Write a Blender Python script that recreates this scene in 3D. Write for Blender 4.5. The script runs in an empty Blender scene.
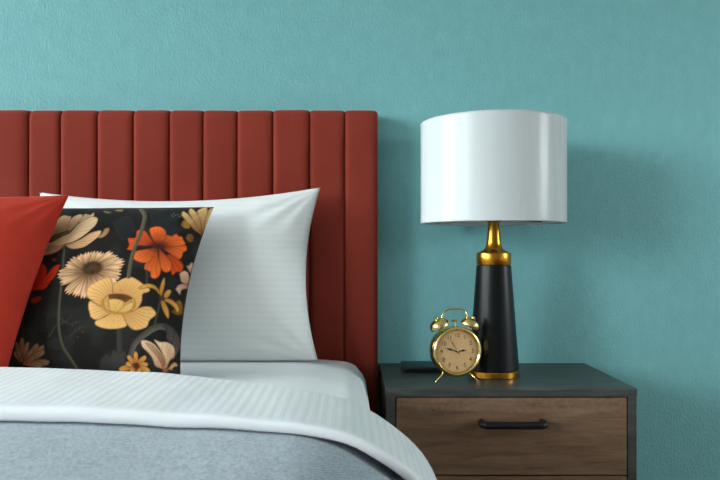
import bpy, bmesh, math, random
import numpy as np
from mathutils import Vector, Matrix, noise

random.seed(4)
SC = bpy.context.scene
COL = SC.collection
PI = math.pi

# ------------------------------------------------------------------ helpers
def link(name, me, m=None, parent=None, smooth=True, sharp=None):
    if smooth:
        me.polygons.foreach_set('use_smooth', [True] * len(me.polygons))
        if sharp:
            me.set_sharp_from_angle(angle=math.radians(sharp))
    o = bpy.data.objects.new(name, me)
    COL.objects.link(o)
    if m: me.materials.append(m)
    if parent: o.parent = parent
    return o

def obj(name, bm, m=None, parent=None, smooth=True, sharp=35):
    bmesh.ops.recalc_face_normals(bm, faces=bm.faces[:])
    me = bpy.data.meshes.new(name)
    bm.to_mesh(me); bm.free()
    return link(name, me, m, parent, smooth, sharp)

def tag(o, label, cat, group=None):
    o['label'] = label; o['category'] = cat
    if group: o['group'] = group
    return o

def thing(name, loc, label, cat, rz=0.0):
    o = bpy.data.objects.new(name, None); COL.objects.link(o)
    o.empty_display_size = 0.05
    o.location = loc; o.rotation_euler = (0, 0, rz)
    return tag(o, label, cat)

def structure(o):
    o['kind'] = 'structure'; return o

def add_box(bm, x0, x1, y0, y1, z0, z1, bev=0.0, seg=2):
    r = bmesh.ops.create_cube(bm, size=1)
    vs = r['verts']
    for v in vs:
        v.co = Vector(((x0 + x1) / 2 + v.co.x * (x1 - x0), (y0 + y1) / 2 + v.co.y * (y1 - y0), (z0 + z1) / 2 + v.co.z * (z1 - z0)))
    if bev > 0:
        es = list({e for v in vs for e in v.link_edges})
        bmesh.ops.bevel(bm, geom=es, offset=bev, segments=seg, profile=0.5, affect='EDGES')
    return bm

def box(*a, **k):
    return add_box(bmesh.new(), *a, **k)

def add_lathe(bm, prof, n=64, M=None, closed=False):
    """prof: list of (radius, height) about local Z."""
    M = M or Matrix.Identity(4)
    rings = []
    for r, h in prof:
        if r < 1e-6:
            rings.append([bm.verts.new(M @ Vector((0, 0, h)))])
        else:
            rings.append([bm.verts.new(M @ Vector((r * math.cos(2 * PI * i / n), r * math.sin(2 * PI * i / n), h))) for i in range(n)])
    pairs = list(zip(rings[:-1], rings[1:]))
    if closed: pairs.append((rings[-1], rings[0]))
    for a, b in pairs:
        for i in range(n):
            j = (i + 1) % n
            f = []
            for v in ((a[i], a[j]) if len(a) > 1 else (a[0],)): f.append(v)
            for v in ((b[j], b[i]) if len(b) > 1 else (b[0],)): f.append(v)
            if len(f) > 2: bm.faces.new(f)
    return bm

def lathe(*a, **k):
    return add_lathe(bmesh.new(), *a, **k)

def add_tube(bm, pts, r, n=12, cap=True):
    pts = [Vector(p) for p in pts]
    rs = r if isinstance(r, (list, tuple)) else [r] * len(pts)
    rings = []; up = None
    for i, p in enumerate(pts):
        t = (pts[min(i + 1, len(pts) - 1)] - pts[max(i - 1, 0)]).normalized()
        if up is None:
            up = t.orthogonal().normalized()
        up = (up - t * up.dot(t)).normalized()
        w = t.cross(up)
        rings.append([bm.verts.new(p + (up * math.cos(2 * PI * k / n) + w * math.sin(2 * PI * k / n)) * rs[i]) for k in range(n)])
    for a, b in zip(rings[:-1], rings[1:]):
        for k in range(n):
            bm.faces.new((a[k], a[(k + 1) % n], b[(k + 1) % n], b[k]))
    if cap:
        bm.faces.new(rings[0]); bm.faces.new(rings[-1])
    return bm

def tube(*a, **k):
    return add_tube(bmesh.new(), *a, **k)

def arc_pts(pts, sub=6):
    """Catmull-Rom through pts."""
    P = [Vector(p) for p in pts]; out = []
    for i in range(len(P) - 1):
        p0, p1, p2, p3 = P[max(i - 1, 0)], P[i], P[i + 1], P[min(i + 2, len(P) - 1)]
        for k in range(sub):
            t = k / sub
            out.append(0.5 * ((2 * p1) + (p2 - p0) * t + (2 * p0 - 5 * p1 + 4 * p2 - p3) * t * t + (3 * p1 - p0 - 3 * p2 + p3) * t ** 3))
    out.append(P[-1]); return out

def sstep(a, b, x):
    t = min(1.0, max(0.0, (x - a) / (b - a))); return t * t * (3 - 2 * t)

# ------------------------------------------------------------------ materials
def srgb(r, g, b):
    f = lambda c: ((c / 255 + 0.055) / 1.055) ** 2.4 if c > 10.3 else c / 255 / 12.92
    return (f(r), f(g), f(b), 1.0)

class Mat:
    def __init__(s, name, color=(0.8, 0.8, 0.8, 1), rough=0.5, metal=0.0, spec=0.5, sheen=0.0, sheen_rough=0.4, sheen_tint=None, coat=0.0):
        s.m = bpy.data.materials.new(name); s.m.use_nodes = True
        s.nt = s.m.node_tree; s.b = s.nt.nodes['Principled BSDF']
        s.set('Base Color', color); s.set('Roughness', rough); s.set('Metallic', metal); s.set('Specular IOR Level', spec)
        if sheen:
            s.set('Sheen Weight', sheen); s.set('Sheen Roughness', sheen_rough)
            if sheen_tint: s.set('Sheen Tint', sheen_tint)
        if coat: s.set('Coat Weight', coat); s.set('Coat Roughness', 0.1)
    def set(s, k, v): s.b.inputs[k].default_value = v
    def n(s, t, **k):
        nd = s.nt.nodes.new(t)
        for a, b in k.items(): setattr(nd, a, b)
        return nd
    def l(s, a, b): s.nt.links.new(a, b)
    def coord(s, which='Object', scale=(1, 1, 1), rot=(0, 0, 0)):
        tc = s.n('ShaderNodeTexCoord'); mp = s.n('ShaderNodeMapping')
        mp.inputs['Scale'].default_value = scale; mp.inputs['Rotation'].default_value = rot
        s.l(tc.outputs[which], mp.inputs['Vector']); return mp.outputs['Vector']
    def noise(s, vec, scale, detail=2.0, rough=0.5, dist=0.0):
        nd = s.n('ShaderNodeTexNoise'); nd.inputs['Scale'].default_value = scale
        nd.inputs['Detail'].default_value = detail; nd.inputs['Roughness'].default_value = rough
        nd.inputs['Distortion'].default_value = dist
        s.l(vec, nd.inputs['Vector']); return nd.outputs['Fac']
    def wave(s, vec, scale, direction='X', dist=0.0, detail=2.0, dscale=1.0, profile='SIN'):
        nd = s.n('ShaderNodeTexWave', bands_direction=direction, wave_profile=profile)
        nd.inputs['Scale'].default_value = scale; nd.inputs['Distortion'].default_value = dist
        nd.inputs['Detail'].default_value = detail; nd.inputs['Detail Scale'].default_value = dscale
        s.l(vec, nd.inputs['Vector']); return nd.outputs['Fac']
    def ramp(s, fac, stops):
        nd = s.n('ShaderNodeValToRGB'); cr = nd.color_ramp
        while len(cr.elements) < len(stops): cr.elements.new(0.5)
        for e, (p, c) in zip(cr.elements, stops): e.position = p; e.color = c
        s.l(fac, nd.inputs['Fac']); return nd.outputs['Color']
    def mix(s, a, b, fac, mode='MIX'):
        nd = s.n('ShaderNodeMix', data_type='RGBA', blend_type=mode)
        for sock, v in ((nd.inputs[0], fac), (nd.inputs[6], a), (nd.inputs[7], b)):
            if hasattr(v, 'is_linked') or hasattr(v, 'links'): s.l(v, sock)
            else: sock.default_value = v
        return nd.outputs[2]
    def math(s, op, a, b=0.0):
        nd = s.n('ShaderNodeMath', operation=op)
        for sock, v in zip(nd.inputs, (a, b)):
            if hasattr(v, 'links'): s.l(v, sock)
            else: sock.default_value = v
        return nd.outputs[0]
    def bump(s, h, strength=0.3, dist=0.001):
        nd = s.n('ShaderNodeBump'); nd.inputs['Strength'].default_value = strength; nd.inputs['Distance'].default_value = dist
        s.l(h, nd.inputs['Height'])
        nin = s.b.inputs['Normal']
        if nin.is_linked: s.l(nin.links[0].from_socket, nd.inputs['Normal'])
        s.l(nd.outputs[0], nin); return s
    def color(s, c): s.l(c, s.b.inputs['Base Color']); return s

def mk_wall():
    M = Mat('teal_wallpaper', srgb(96, 166, 168), 0.62, spec=0.25)
    v = M.coord('Object', (1, 1, 0.55))
    n1 = M.noise(v, 210, 3, 0.6, 0.4); n2 = M.noise(v, 45, 2, 0.5)
    M.color(M.ramp(n2, [(0.3, srgb(*WALL_A)), (0.7, srgb(*WALL_B))]))
    M.bump(n1, 0.7, 0.0022); M.bump(n2, 0.05, 0.002)
    return M.m

def mk_velvet(name, rgb, rgb2, sheen, bs=120):
    M = Mat(name, srgb(*rgb), 0.85, spec=0.15, sheen=sheen, sheen_rough=0.35, sheen_tint=srgb(255, 150, 120))
    v = M.coord('Object')
    n = M.noise(v, 6, 3, 0.55); n2 = M.noise(v, 900, 2, 0.6)
    M.color(M.ramp(n, [(0.3, srgb(*rgb)), (0.7, srgb(*rgb2))]))
    M.bump(n2, 0.18, 0.0006); M.bump(M.noise(v, 14, 3, 0.5), 0.16, 0.004); M.bump(M.noise(v, 70, 3, 0.6), 0.12, 0.002)
    return M.m

def mk_sateen(name, rgb, axis, period=0.018, amount=0.06, attr=None):
    """White cotton with woven satin stripes."""
    M = Mat(name, srgb(*rgb), 0.6, spec=0.25, sheen=0.15, sheen_rough=0.5)
    if attr:
        a = M.n('ShaderNodeAttribute'); a.attribute_name = attr; x = a.outputs['Fac']
    else:
        sep = M.n('ShaderNodeSeparateXYZ'); M.l(M.coord('Object'), sep.inputs[0]); x = sep.outputs[axis]
    s = M.math('SINE', M.math('MULTIPLY', x, 2 * PI / period))
    st = M.math('MULTIPLY_ADD', s, 2.2); M.nt.nodes[-1].inputs[2].default_value = 0.5
    st.node.use_clamp = True
    if attr:
        hm = M.n('ShaderNodeAttribute'); hm.attribute_name = 'hem'
        st = M.math('MULTIPLY', st, M.math('SUBTRACT', 1.0, hm.outputs['Fac']))
    d = tuple(c * (1 - amount) for c in srgb(*rgb)[:3]) + (1,)
    M.color(M.mix(srgb(*rgb), d, st))
    r = M.math('MULTIPLY_ADD', st, 0.28); r.node.inputs[2].default_value = 0.42
    M.l(r, M.b.inputs['Roughness'])
    M.bump(st, 0.25, 0.0005)
    v = M.coord('Object')
    M.bump(M.noise(v, 700, 2), 0.12, 0.0004); M.bump(M.noise(v, 9, 3, 0.5, 0.6), 0.25, 0.006)
    return M.m

def mk_plain_cloth(name, rgb):
    M = Mat(name, srgb(*rgb), 0.75, spec=0.2, sheen=0.1)
    v = M.coord('Object'); M.bump(M.noise(v, 700, 2), 0.12, 0.0004)
    M.bump(M.noise(v, 7, 3, 0.5, 0.4), 0.2, 0.006); return M.m

def mk_blanket():
    M = Mat('grey_woven_wool', srgb(150, 162, 172), 0.9, spec=0.1, sheen=0.3, sheen_rough=0.5)
    v = M.coord('Object'); vr = M.coord('Object', rot=(0, 0, math.radians(35)))
    w = M.wave(vr, 62, 'X', 3.0, 2, 30.0); n = M.noise(v, 230, 3, 0.65); n2 = M.noise(v, 60, 3, 0.6)
    k = M.math('ADD', M.math('MULTIPLY', n, 0.62), M.math('ADD', M.math('MULTIPLY', n2, 0.2), M.math('MULTIPLY', w, 0.18)))
    M.color(M.ramp(k, [(0.34, srgb(*BLK_A)), (0.62, srgb(*BLK_B))]))
    M.bump(w, 0.35, 0.0025); M.bump(n, 0.7, 0.0022); return M.m

def mk_wood(name, stops, grain=1.0, rough=0.55, seed=0.0, saw=0.0):
    M = Mat(name, (0.1, 0.1, 0.1, 1), rough, spec=0.3)
    tc = M.n('ShaderNodeTexCoord'); mp = M.n('ShaderNodeMapping')
    mp.inputs['Location'].default_value = (seed, seed * 1.7, seed * 0.6); mp.inputs['Scale'].default_value = (1.2, 6, 14)
    M.l(tc.outputs['Object'], mp.inputs['Vector'])
    n = M.noise(mp.outputs['Vector'], 5.5 * grain, 7, 0.66, 0.9)
    mp2 = M.n('ShaderNodeMapping'); mp2.inputs['Scale'].default_value = (4, 40, 90); mp2.inputs['Location'].default_value = (seed, 0, seed)
    M.l(tc.outputs['Object'], mp2.inputs['Vector'])
    n2 = M.noise(mp2.outputs['Vector'], 8, 4, 0.6)
    f = M.math('ADD', M.math('MULTIPLY', n, 0.72), M.math('MULTIPLY', n2, 0.28))
    c = M.ramp(f, stops)
    if saw:
        sep = M.n('ShaderNodeSeparateXYZ'); M.l(tc.outputs['Object'], sep.inputs[0])
        mp3 = M.n('ShaderNodeMapping'); mp3.inputs['Scale'].default_value = (22, 1, 30)
        M.l(tc.outputs['Object'], mp3.inputs['Vector'])
        n3 = M.noise(mp3.outputs['Vector'], 5, 3, 0.6)
        k = M.math('MULTIPLY', M.ramp(n3, [(0.42, (0, 0, 0, 1)), (0.66, (1, 1, 1, 1))]), saw)
        band = M.ramp(sep.outputs[2], [(0.425, (0, 0, 0, 1)), (0.434, (1, 1, 1, 1))])
        k = M.math('MULTIPLY', k, M.math('MULTIPLY_ADD', band, 0.8)); k.node.inputs[1].links[0].from_node.inputs[2].default_value = 0.2
        c = M.mix(c, srgb(150, 128, 104), k)
    M.color(c); M.bump(f, 0.3, 0.0012); return M.m

def mk_metal(name, rgb, rough):
    M = Mat(name, srgb(*rgb), rough, metal=1.0)
    M.bump(M.noise(M.coord('Object', (1, 1, 12)), 90, 2), 0.03, 0.0006); return M.m



WALL_A, WALL_B = (116, 175, 177), (122, 181, 183)
SIDE_RGB = (222, 220, 215)
FAR_RGB = (180, 178, 174)
HEAD_RGB = ((126, 47, 35), (136, 53, 40))
RED_RGB = ((164, 45, 31), (178, 53, 37))
BLK_A, BLK_B = (112, 128, 140), (186, 198, 206)
SHADE_RGB = (232, 237, 237)
WINDOWS = [(-4.7, -3.1, .85, 2.6), (-2.15, -.12, .85, 2.6)]
WINDOWS_R = [(-1.55, -.75, .9, 1.65)]
DOOR = (-3.4, -2.5)
SKY = [(0, (.12, .12, .12, 1)), (1, (.80, .90, 1.0, 1)), (.5, (.38, .40, .41, 1)), (.56, (.86, .94, 1.0, 1))]
SKY_STRENGTH = 25.0
EXPOSURE = 0.27

M_wall = mk_wall()
M_head = mk_velvet('rust_velvet', *HEAD_RGB, 0.25)
M_red = mk_velvet('bright_red_velvet', *RED_RGB, 0.25)
M_pillow = mk_sateen('white_sateen_pillow', (232, 236, 234), 2, 0.0138, 0.026)
M_duvet = mk_sateen('white_sateen_duvet', (238, 241, 243), 0, 0.0138, 0.10, attr='stripe')
M_sheet = mk_plain_cloth('white_cotton_sheet', (232, 237, 239))
M_blanket = mk_blanket()
M_carcass = mk_wood('charcoal_oak', [(0.3, srgb(47, 50, 48)), (0.52, srgb(68, 72, 69)), (0.72, srgb(94, 97, 92))], 1.3, 0.42, 3.0)
M_front = mk_wood('rustic_brown_oak', [(0.28, srgb(82, 62, 46)), (0.5, srgb(118, 92, 70)), (0.74, srgb(142, 116, 92))], 1.0, 0.55, 1.0, saw=0.3)
M_inside = Mat('dark_recess', srgb(22, 22, 22), 0.8).m
M_black_metal = Mat('black_metal', srgb(12, 12, 13), 0.5, spec=0.35).m
M_black_body = Mat('satin_black_ceramic', srgb(9, 13, 15), 0.36, spec=0.22).m
M_black_case = Mat('matte_black_plastic', srgb(20, 26, 28), 0.45).m
M_brass = mk_metal('antique_brass', (196, 136, 48), 0.27)
M_gold = mk_metal('polished_gold', (242, 214, 138), 0.14)
M_dark_cap = Mat('dark_bronze', srgb(52, 46, 34), 0.45, metal=0.6).m
M_white_paint = Mat('white_paint', srgb(236, 236, 232), 0.5).m
M_side = Mat('side_wall_paint', srgb(*SIDE_RGB), 0.8).m
M_far = Mat('far_wall_paint', srgb(*FAR_RGB), 0.8).m
M_ceiling = Mat('ceiling_paint', srgb(232, 232, 228), 0.8).m
M_ink = Mat('dark_brown_ink', srgb(58, 40, 24), 0.6).m

def mk_floor():
    M = mk_wood('oak_floor', [(0.3, srgb(74, 54, 38)), (0.6, srgb(104, 78, 56)), (0.8, srgb(126, 98, 72))], 0.6, 0.45, 7.0); return M
M_floor = mk_floor()

def translucent(M, k, rgb):
    out = M.nt.nodes['Material Output']; mx = M.n('ShaderNodeMixShader'); tr = M.n('ShaderNodeBsdfTranslucent')
    tr.inputs['Color'].default_value = srgb(*rgb); mx.inputs[0].default_value = k
    M.l(M.b.outputs[0], mx.inputs[1]); M.l(tr.outputs[0], mx.inputs[2]); M.l(mx.outputs[0], out.inputs['Surface'])
def mk_shade():
    M = Mat('white_satin_shade', srgb(*SHADE_RGB), 0.3, spec=0.34)
    v = M.coord('Object', (1, 1, 0.02))
    M.bump(M.noise(v, 260, 2), 0.03, 0.0004)
    M.l(M.ramp(M.noise(M.coord('Object', (1, 1, 0.05)), 30, 2), [(0.3, (0.22, 0.22, 0.22, 1)), (0.7, (0.32, 0.32, 0.32, 1))]), M.b.inputs['Roughness'])
    translucent(M, .38, (240, 244, 244)); return M.m
M_shade = mk_shade()
ML = Mat('white_lining', srgb(238, 240, 238), 0.7); translucent(ML, .45, (240, 242, 240)); M_lining = ML.m
def mk_dial():
    M = Mat('kraft_dial', srgb(196, 152, 100), 0.6, spec=0.3)
    M.color(M.ramp(M.noise(M.coord('Object'), 300, 3), [(0.3, srgb(226, 182, 126)), (0.7, srgb(238, 198, 142))])); return M.m
M_dial = mk_dial()
def mk_glass():
    m = bpy.data.materials.new('clock_glass'); m.use_nodes = True; nt = m.node_tree; nt.nodes.clear()
    o = nt.nodes.new('ShaderNodeOutputMaterial'); mx = nt.nodes.new('ShaderNodeMixShader')
    t = nt.nodes.new('ShaderNodeBsdfTransparent'); g = nt.nodes.new('ShaderNodeBsdfGlossy'); g.inputs['Roughness'].default_value = 0.03
    lw = nt.nodes.new('ShaderNodeLayerWeight'); f = nt.nodes.new('ShaderNodeMath'); f.operation = 'MULTIPLY_ADD'
    pw = nt.nodes.new('ShaderNodeMath'); pw.operation = 'POWER'; pw.inputs[1].default_value = 4
    nt.links.new(lw.outputs['Facing'], pw.inputs[0]); nt.links.new(pw.outputs[0], f.inputs[0]); f.inputs[1].default_value = .6; f.inputs[2].default_value = .025
    nt.links.new(f.outputs[0], mx.inputs[0]); nt.links.new(t.outputs[0], mx.inputs[1]); nt.links.new(g.outputs[0], mx.inputs[2]); nt.links.new(mx.outputs[0], o.inputs[0])
    return m
M_glass = mk_glass()
def mk_print():
    M = Mat('floral_print_velvet', srgb(30, 32, 32), 0.8, spec=0.12, sheen=0.06, sheen_rough=0.4)
    a = M.n('ShaderNodeAttribute'); a.attribute_name = 'print'
    M.color(a.outputs['Color']); M.bump(M.noise(M.coord('Object'), 900, 2), 0.15, 0.0005); return M.m
M_print = mk_print()

# ------------------------------------------------------------------ the room
RX0, RX1, RY0, RZ = -4.5, 3.0, -4.9, 2.7
structure(obj('wall_back', box(RX0 - .12, RX1 + .12, 0, .12, 0, RZ), M_wall, sharp=None, smooth=False))
structure(obj('floor', box(RX0 - .12, RX1 + .12, RY0 - .12, .12, -.1, 0), M_floor, smooth=False))
structure(obj('ceiling', box(RX0 - .12, RX1 + .12, RY0 - .12, .12, RZ, RZ + .1), M_ceiling, smooth=False))
structure(obj('wall_front', box(RX0 - .12, RX1 + .12, RY0 - .12, RY0, 0, RZ), M_far, smooth=False))
wn = 0
def side_wall(name, xi, s, wins):
    """side wall with window openings; xi inner face, s outward direction"""
    global wn
    bm = bmesh.new(); X = sorted((xi, xi + .12 * s))
    ys = [RY0] + [y for w in wins for y in w[:2]] + [0]
    for a, b in zip(ys[0::2], ys[1::2]): add_box(bm, *X, a, b, 0, RZ)
    for (a, b, z0, z1) in wins:
        add_box(bm, *X, a, b, 0, z0); add_box(bm, *X, a, b, z1, RZ)
    structure(obj(name, bm, M_side, smooth=False))
    for (a, b, z0, z1) in wins:
        wn += 1
        bm = bmesh.new(); t = .06; F = sorted((xi + .03 * s, xi + .09 * s))
        for (p, q, r, u) in ((a, a + t, z0, z1), (b - t, b, z0, z1), (a, b, z0, z0 + t), (a, b, z1 - t, z1)):
            add_box(bm, *F, p, q, r, u, .004)
        n = max(1, round((b - a) / 1.2))
        for k in range(1, n):
            yc = a + (b - a) * k / n; add_box(bm, F[0] + .005, F[1] - .005, yc - .035, yc + .035, z0, z1, .004)
        structure(obj('window_%d' % wn, bm, M_white_paint))
        L = bpy.data.lights.new('daylight_portal', 'AREA'); L.shape = 'RECTANGLE'; L.cycles.is_portal = True
        lo = bpy.data.objects.new('daylight_portal', L); COL.objects.link(lo)
        lo.location = (xi + .1 * s, (a + b) / 2, (z0 + z1) / 2)
        lo.rotation_euler = (0, math.radians(90 * s), 0); L.size, L.size_y = z1 - z0, b - a
side_wall('wall_left', RX0, -1, WINDOWS)
side_wall('wall_right', RX1, 1, WINDOWS_R)
bm = box(RX1 - .03, RX1 - .002, DOOR[0], DOOR[1], 0, 2.1, .004)
for z0, z1 in ((.2, .95), (1.1, 1.95)):
    add_box(bm, RX1 - .036, RX1 - .028, DOOR[0] + .15, DOOR[1] - .15, z0, z1, .003)
structure(obj('door_1', bm, M_white_paint))
bm = box(RX0, RX1, -.014, -.0005, 0, .08, .003)
structure(obj('baseboard_back', bm, M_white_paint))

# world: an overcast sky, brighter towards the zenith, dull ground below
W = bpy.data.worlds.new('overcast_sky'); SC.world = W; W.use_nodes = True
nt = W.node_tree; bg = nt.nodes['Background']
tc = nt.nodes.new('ShaderNodeTexCoord'); sp = nt.nodes.new('ShaderNodeSeparateXYZ'); rp = nt.nodes.new('ShaderNodeValToRGB')
nt.links.new(tc.outputs['Generated'], sp.inputs[0]); nt.links.new(sp.outputs[2], rp.inputs[0]); nt.links.new(rp.outputs[0], bg.inputs[0])
mp = nt.nodes.new('ShaderNodeMapRange'); mp.inputs[1].default_value = -1; mp.inputs[2].default_value = 1
nt.links.new(sp.outputs[2], mp.inputs[0]); nt.links.new(mp.outputs[0], rp.inputs[0])
cr = rp.color_ramp
for e, (p, c) in zip([cr.elements[0], cr.elements[1], cr.elements.new(.5), cr.elements.new(.62)], SKY):
    e.position = p; e.color = c
bg.inputs[1].default_value = SKY_STRENGTH

# ------------------------------------------------------------------ bed
BX0, BX1 = -1.575, 0.0722
bed = thing('bed', (-.755, -.08, 0), 'double bed with channel-tufted rust velvet headboard against teal wall', 'bed')
def in_bed(o):
    o.parent = bed; o.matrix_parent_inverse = Matrix.Translation(bed.location).inverted(); return o
def headboard():
    seams = [-.8187 - .0815 * k for k in range(9, 0, -1)] + [-.742, -.668, -.5822, -.4985, -.4145, -.336, -.2565, -.173, -.0875, -.006, BX1]
    seams[0] = BX0
    depth = {}
    rng = random.Random(2)
    R = .02; ztop = 1.0805; zb = .09; yb = -.008; D = .066
    # path up the front and over the top: (y, z, ny, nz)
    path = []
    for k in range(40):
        z = zb + (ztop - R - zb) * k / 39; path.append((yb - D, z, -1, 0))
    for k in range(1, 13):
        a = PI / 2 * k / 12
        path.append((yb - D + R - R * math.cos(a), ztop - R + R * math.sin(a), -math.cos(a), math.sin(a)))
    for k in range(1, 4):
        path.append((yb - D + R + (D - R) * k / 3, ztop, 0, 1))
    bm = bmesh.new(); cols = []
    NP = len(seams) - 1
    for p in range(NP):
        a, b = seams[p], seams[p + 1]
        tilt = 0.0012 * rng.uniform(-1, 1); off = rng.uniform(0, .0016)
        N = 18
        for i in range(N + (1 if p == NP - 1 else 0)):
            u = i / N
            # denser samples near the seams
            uu = .5 - .5 * math.cos(PI * u)
            x = a + (b - a) * uu
            hump = (1 - abs(2 * uu - 1) ** 9) ** .5
            last = (p == NP - 1 and uu > .5)
            cols.append((x, hump, tilt * (2 * uu - 1) + off * hump, last, uu))
    vs = []
    for (x, hump, extra, last, uu) in cols:
        cv = []
        for (y, z, ny, nz) in path:
            h = .011 * hump - .002 + extra
            if last:   # rounded outer end of the board
                h = .009 + extra - .016 * (1 - math.sqrt(max(0, 1 - max(0, (uu - .55) / .45) ** 6)))
            w = .0011 * noise.noise(Vector((x * 14, z * 5, 3.1)))
            k = 1.0 if ny != 0 or nz < 1 else 1.0
            cv.append(bm.verts.new((x, y + ny * (h + w) * k, z + nz * (h * .45 + w))))
        cv.append(bm.verts.new((x, yb, zb)))
        vs.append(cv)
    M = len(vs[0])
    for A, B in zip(vs[:-1], vs[1:]):
        for k in range(M):
            bm.faces.new((A[k], A[(k + 1) % M], B[(k + 1) % M], B[k]))
    bm.faces.new(vs[0]); bm.faces.new(vs[-1])
    return bm
in_bed(obj('headboard', headboard(), M_head, sharp=80))
in_bed(obj('bed_base', box(-1.545, .03, -2.13, -.085, .1, .3, .015, 3), M_head))
for x in (-1.45, -.05):
    for y in (-.2, -2.05):
        in_bed(obj('leg', lathe([(0, 0), (.022, 0), (.03, .1), (0, .1)], 20, Matrix.Translation((x, y, 0))), M_black_metal))

# mattress in a fitted sheet
def mprof(r):
    """height of the mattress surface, r = distance inside its edge"""
    r = max(0, r); R = .055
    z = .497 + .011 * sstep(.03, .16, r)
    if r < R: z -= R * (1 - math.sqrt(max(0, 1 - ((R - r) / R) ** 2)))
    return z
def mattress():
    X0, X1, y0, y1 = -1.552, .044, -2.12, -.0905
    x0, x1 = X0, X1
    xs = [x0 + (.2) * (k / 20) ** 1.7 for k in range(20)] + [x0 + .2 + (x1 - x0 - .4) * k / 60 for k in range(60)] + [x1 - .2 * (1 - k / 24) ** 1.7 for k in range(25)]
    yl = [y0 + .2 * (k / 14) ** 1.7 for k in range(14)] + [y0 + .2 + (y1 - y0 - .4) * k / 70 for k in range(70)] + [y1 - .2 * (1 - k / 24) ** 1.7 for k in range(25)]
    bm = bmesh.new(); top = []
    for y in yl:
        row = []
        for x in xs:
            q = .030 * sstep(.46, .66, -y)
            rx, ry = min(x - x0, x1 - x), min(y - y0, y1 - y)
            Rc = .06   # rounded corners in plan
            if rx < Rc and ry < Rc: r = Rc - math.hypot(Rc - rx, Rc - ry)
            else: r = min(rx, ry)
            px, py = x, y
            if r < 0:  # pull the corner in
                cx = x0 + Rc if x - x0 < x1 - x else x1 - Rc; cy = y0 + Rc if y - y0 < y1 - y else y1 - Rc
                d = Vector((x - cx, y - cy)).normalized() * Rc; px, py = cx + d.x, cy + d.y; r = 0
            z = mprof(rx) - mprof(.2) + .5105
            if r < .055: z = min(z, .5105 - .055 * (1 - math.sqrt(max(0, 1 - ((.055 - max(r, 0)) / .055) ** 2))) * (1 if rx < ry else .45))
            z += -.0115 * sstep(.40, .56, -y) + .0022 * noise.noise(Vector((x * 6, y * 7, 1)))
            row.append(bm.verts.new((-.754 + (px + .754) * (1 - q / .798), py, z)))
        top.append(row)
    for A, B in zip(top[:-1], top[1:]):
        for k in range(len(A) - 1): bm.faces.new((A[k], A[k + 1], B[k + 1], B[k]))
    ring = top[0][:-1] + [r[-1] for r in top[:-1]] + top[-1][:0:-1] + [r[0] for r in top[:0:-1]]
    prev = ring
    for z, ins in ((.42, 0), (.36, .001), (.32, .004), (.302, .02)):
        new = []
        for v in ring:
            c = Vector((v.co.x, v.co.y, z))
            c.x += ins * (1 if c.x < -.75 else -1); new.append(bm.verts.new(c))
        for k in range(len(ring)):
            j = (k + 1) % len(ring); bm.faces.new((prev[k], prev[j], new[j], new[k]))
        prev = new
    bm.faces.new(prev)
    bmesh.ops.remove_doubles(bm, verts=bm.verts[:], dist=1e-5)
    return bm
tag(obj('mattress', mattress(), M_sheet, sharp=None), 'mattress in smooth white fitted sheet, bare between pillow and folded duvet', 'mattress')

# ------------------------------------------------------------------ bedding: lofted across the bed
CX = -.755
PATH = [(0, .5665), (.15, .565), (.30, .561), (.475, .556), (.555, .550), (.655, .5425), (.715, .535), (.755, .526), (.785, .512), (.825, .486), (.865, .449), (.89, .408), (.905, .36), (.912, .30), (.916, .21)]
def lateral(n=150):
    half = [Vector((x, z)) for x, z in PATH]
    full = [Vector((-p.x, p.y)) for p in half[:0:-1]] + half
    dense = arc_pts([(p.x, 0, p.y) for p in full], 10)
    L = [0]
    for a, b in zip(dense[:-1], dense[1:]): L.append(L[-1] + (b - a).length)
    out = []; j = 0
    for k in range(n + 1):
        s = L[-1] * k / n
        while j < len(L) - 2 and L[j + 1] < s: j += 1
        t = (s - L[j]) / (L[j + 1] - L[j])
        out.append((s, dense[j].lerp(dense[j + 1], t)))
    res = []
    for k, (s, p) in enumerate(out):
        a, b = out[max(k - 1, 0)][1], out[min(k + 1, n)][1]
        t = (b - a).normalized(); res.append((s, CX + p.x, p.z, Vector((-t.z, t.x))))   # normal in (x,z)
    return res
LAT = lateral()
def loft(section, closed=True):
    """section(x) -> list of (y, h) with h measured below the lateral profile; returns bmesh with 'stripe' values."""
    bm = bmesh.new(); lay = bm.verts.layers.float.new('stripe'); hl = bm.verts.layers.float.new('hem'); rows = []
    for (s, x, z, nrm) in LAT:
        row = []
        for (y, h) in section(x):
            w = .0035 * noise.noise(Vector((x * 5 + 3, y * 5, 7))) + .0016 * noise.noise(Vector((x * 15, y * 13, 2)))
            hh = h + w
            v = bm.verts.new((x + nrm.x * hh, y, z + nrm.y * hh)); v[lay] = s; v[hl] = 1 - sstep(HEM + .008, HEM + .018, y); row.append(v)
        rows.append(row)
    M = len(rows[0])
    for A, B in zip(rows[:-1], rows[1:]):
        for k in range(M if closed else M - 1):
            bm.faces.new((A[k], A[(k + 1) % M], B[(k + 1) % M], B[k]))
    bm.faces.new(rows[0]); bm.faces.new(rows[-1])
    return bm
def side(x): return sstep(.0, .10, abs(x - CX) - .70)      # 0 on the flat of the bed .. 1 on its hanging sides
def flap_t(x): return .0198 - .0058 * sstep(.45, .75, abs(x - CX))
def edge_y(x): return -(1.71 - 1.172) - .075 * sstep(.35, .80, abs(x - CX))
HEM = -.829
FOOT = -2.14
def span(a, b, n): return [a + (b - a) * k / n for k in range(n + 1)]
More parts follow.
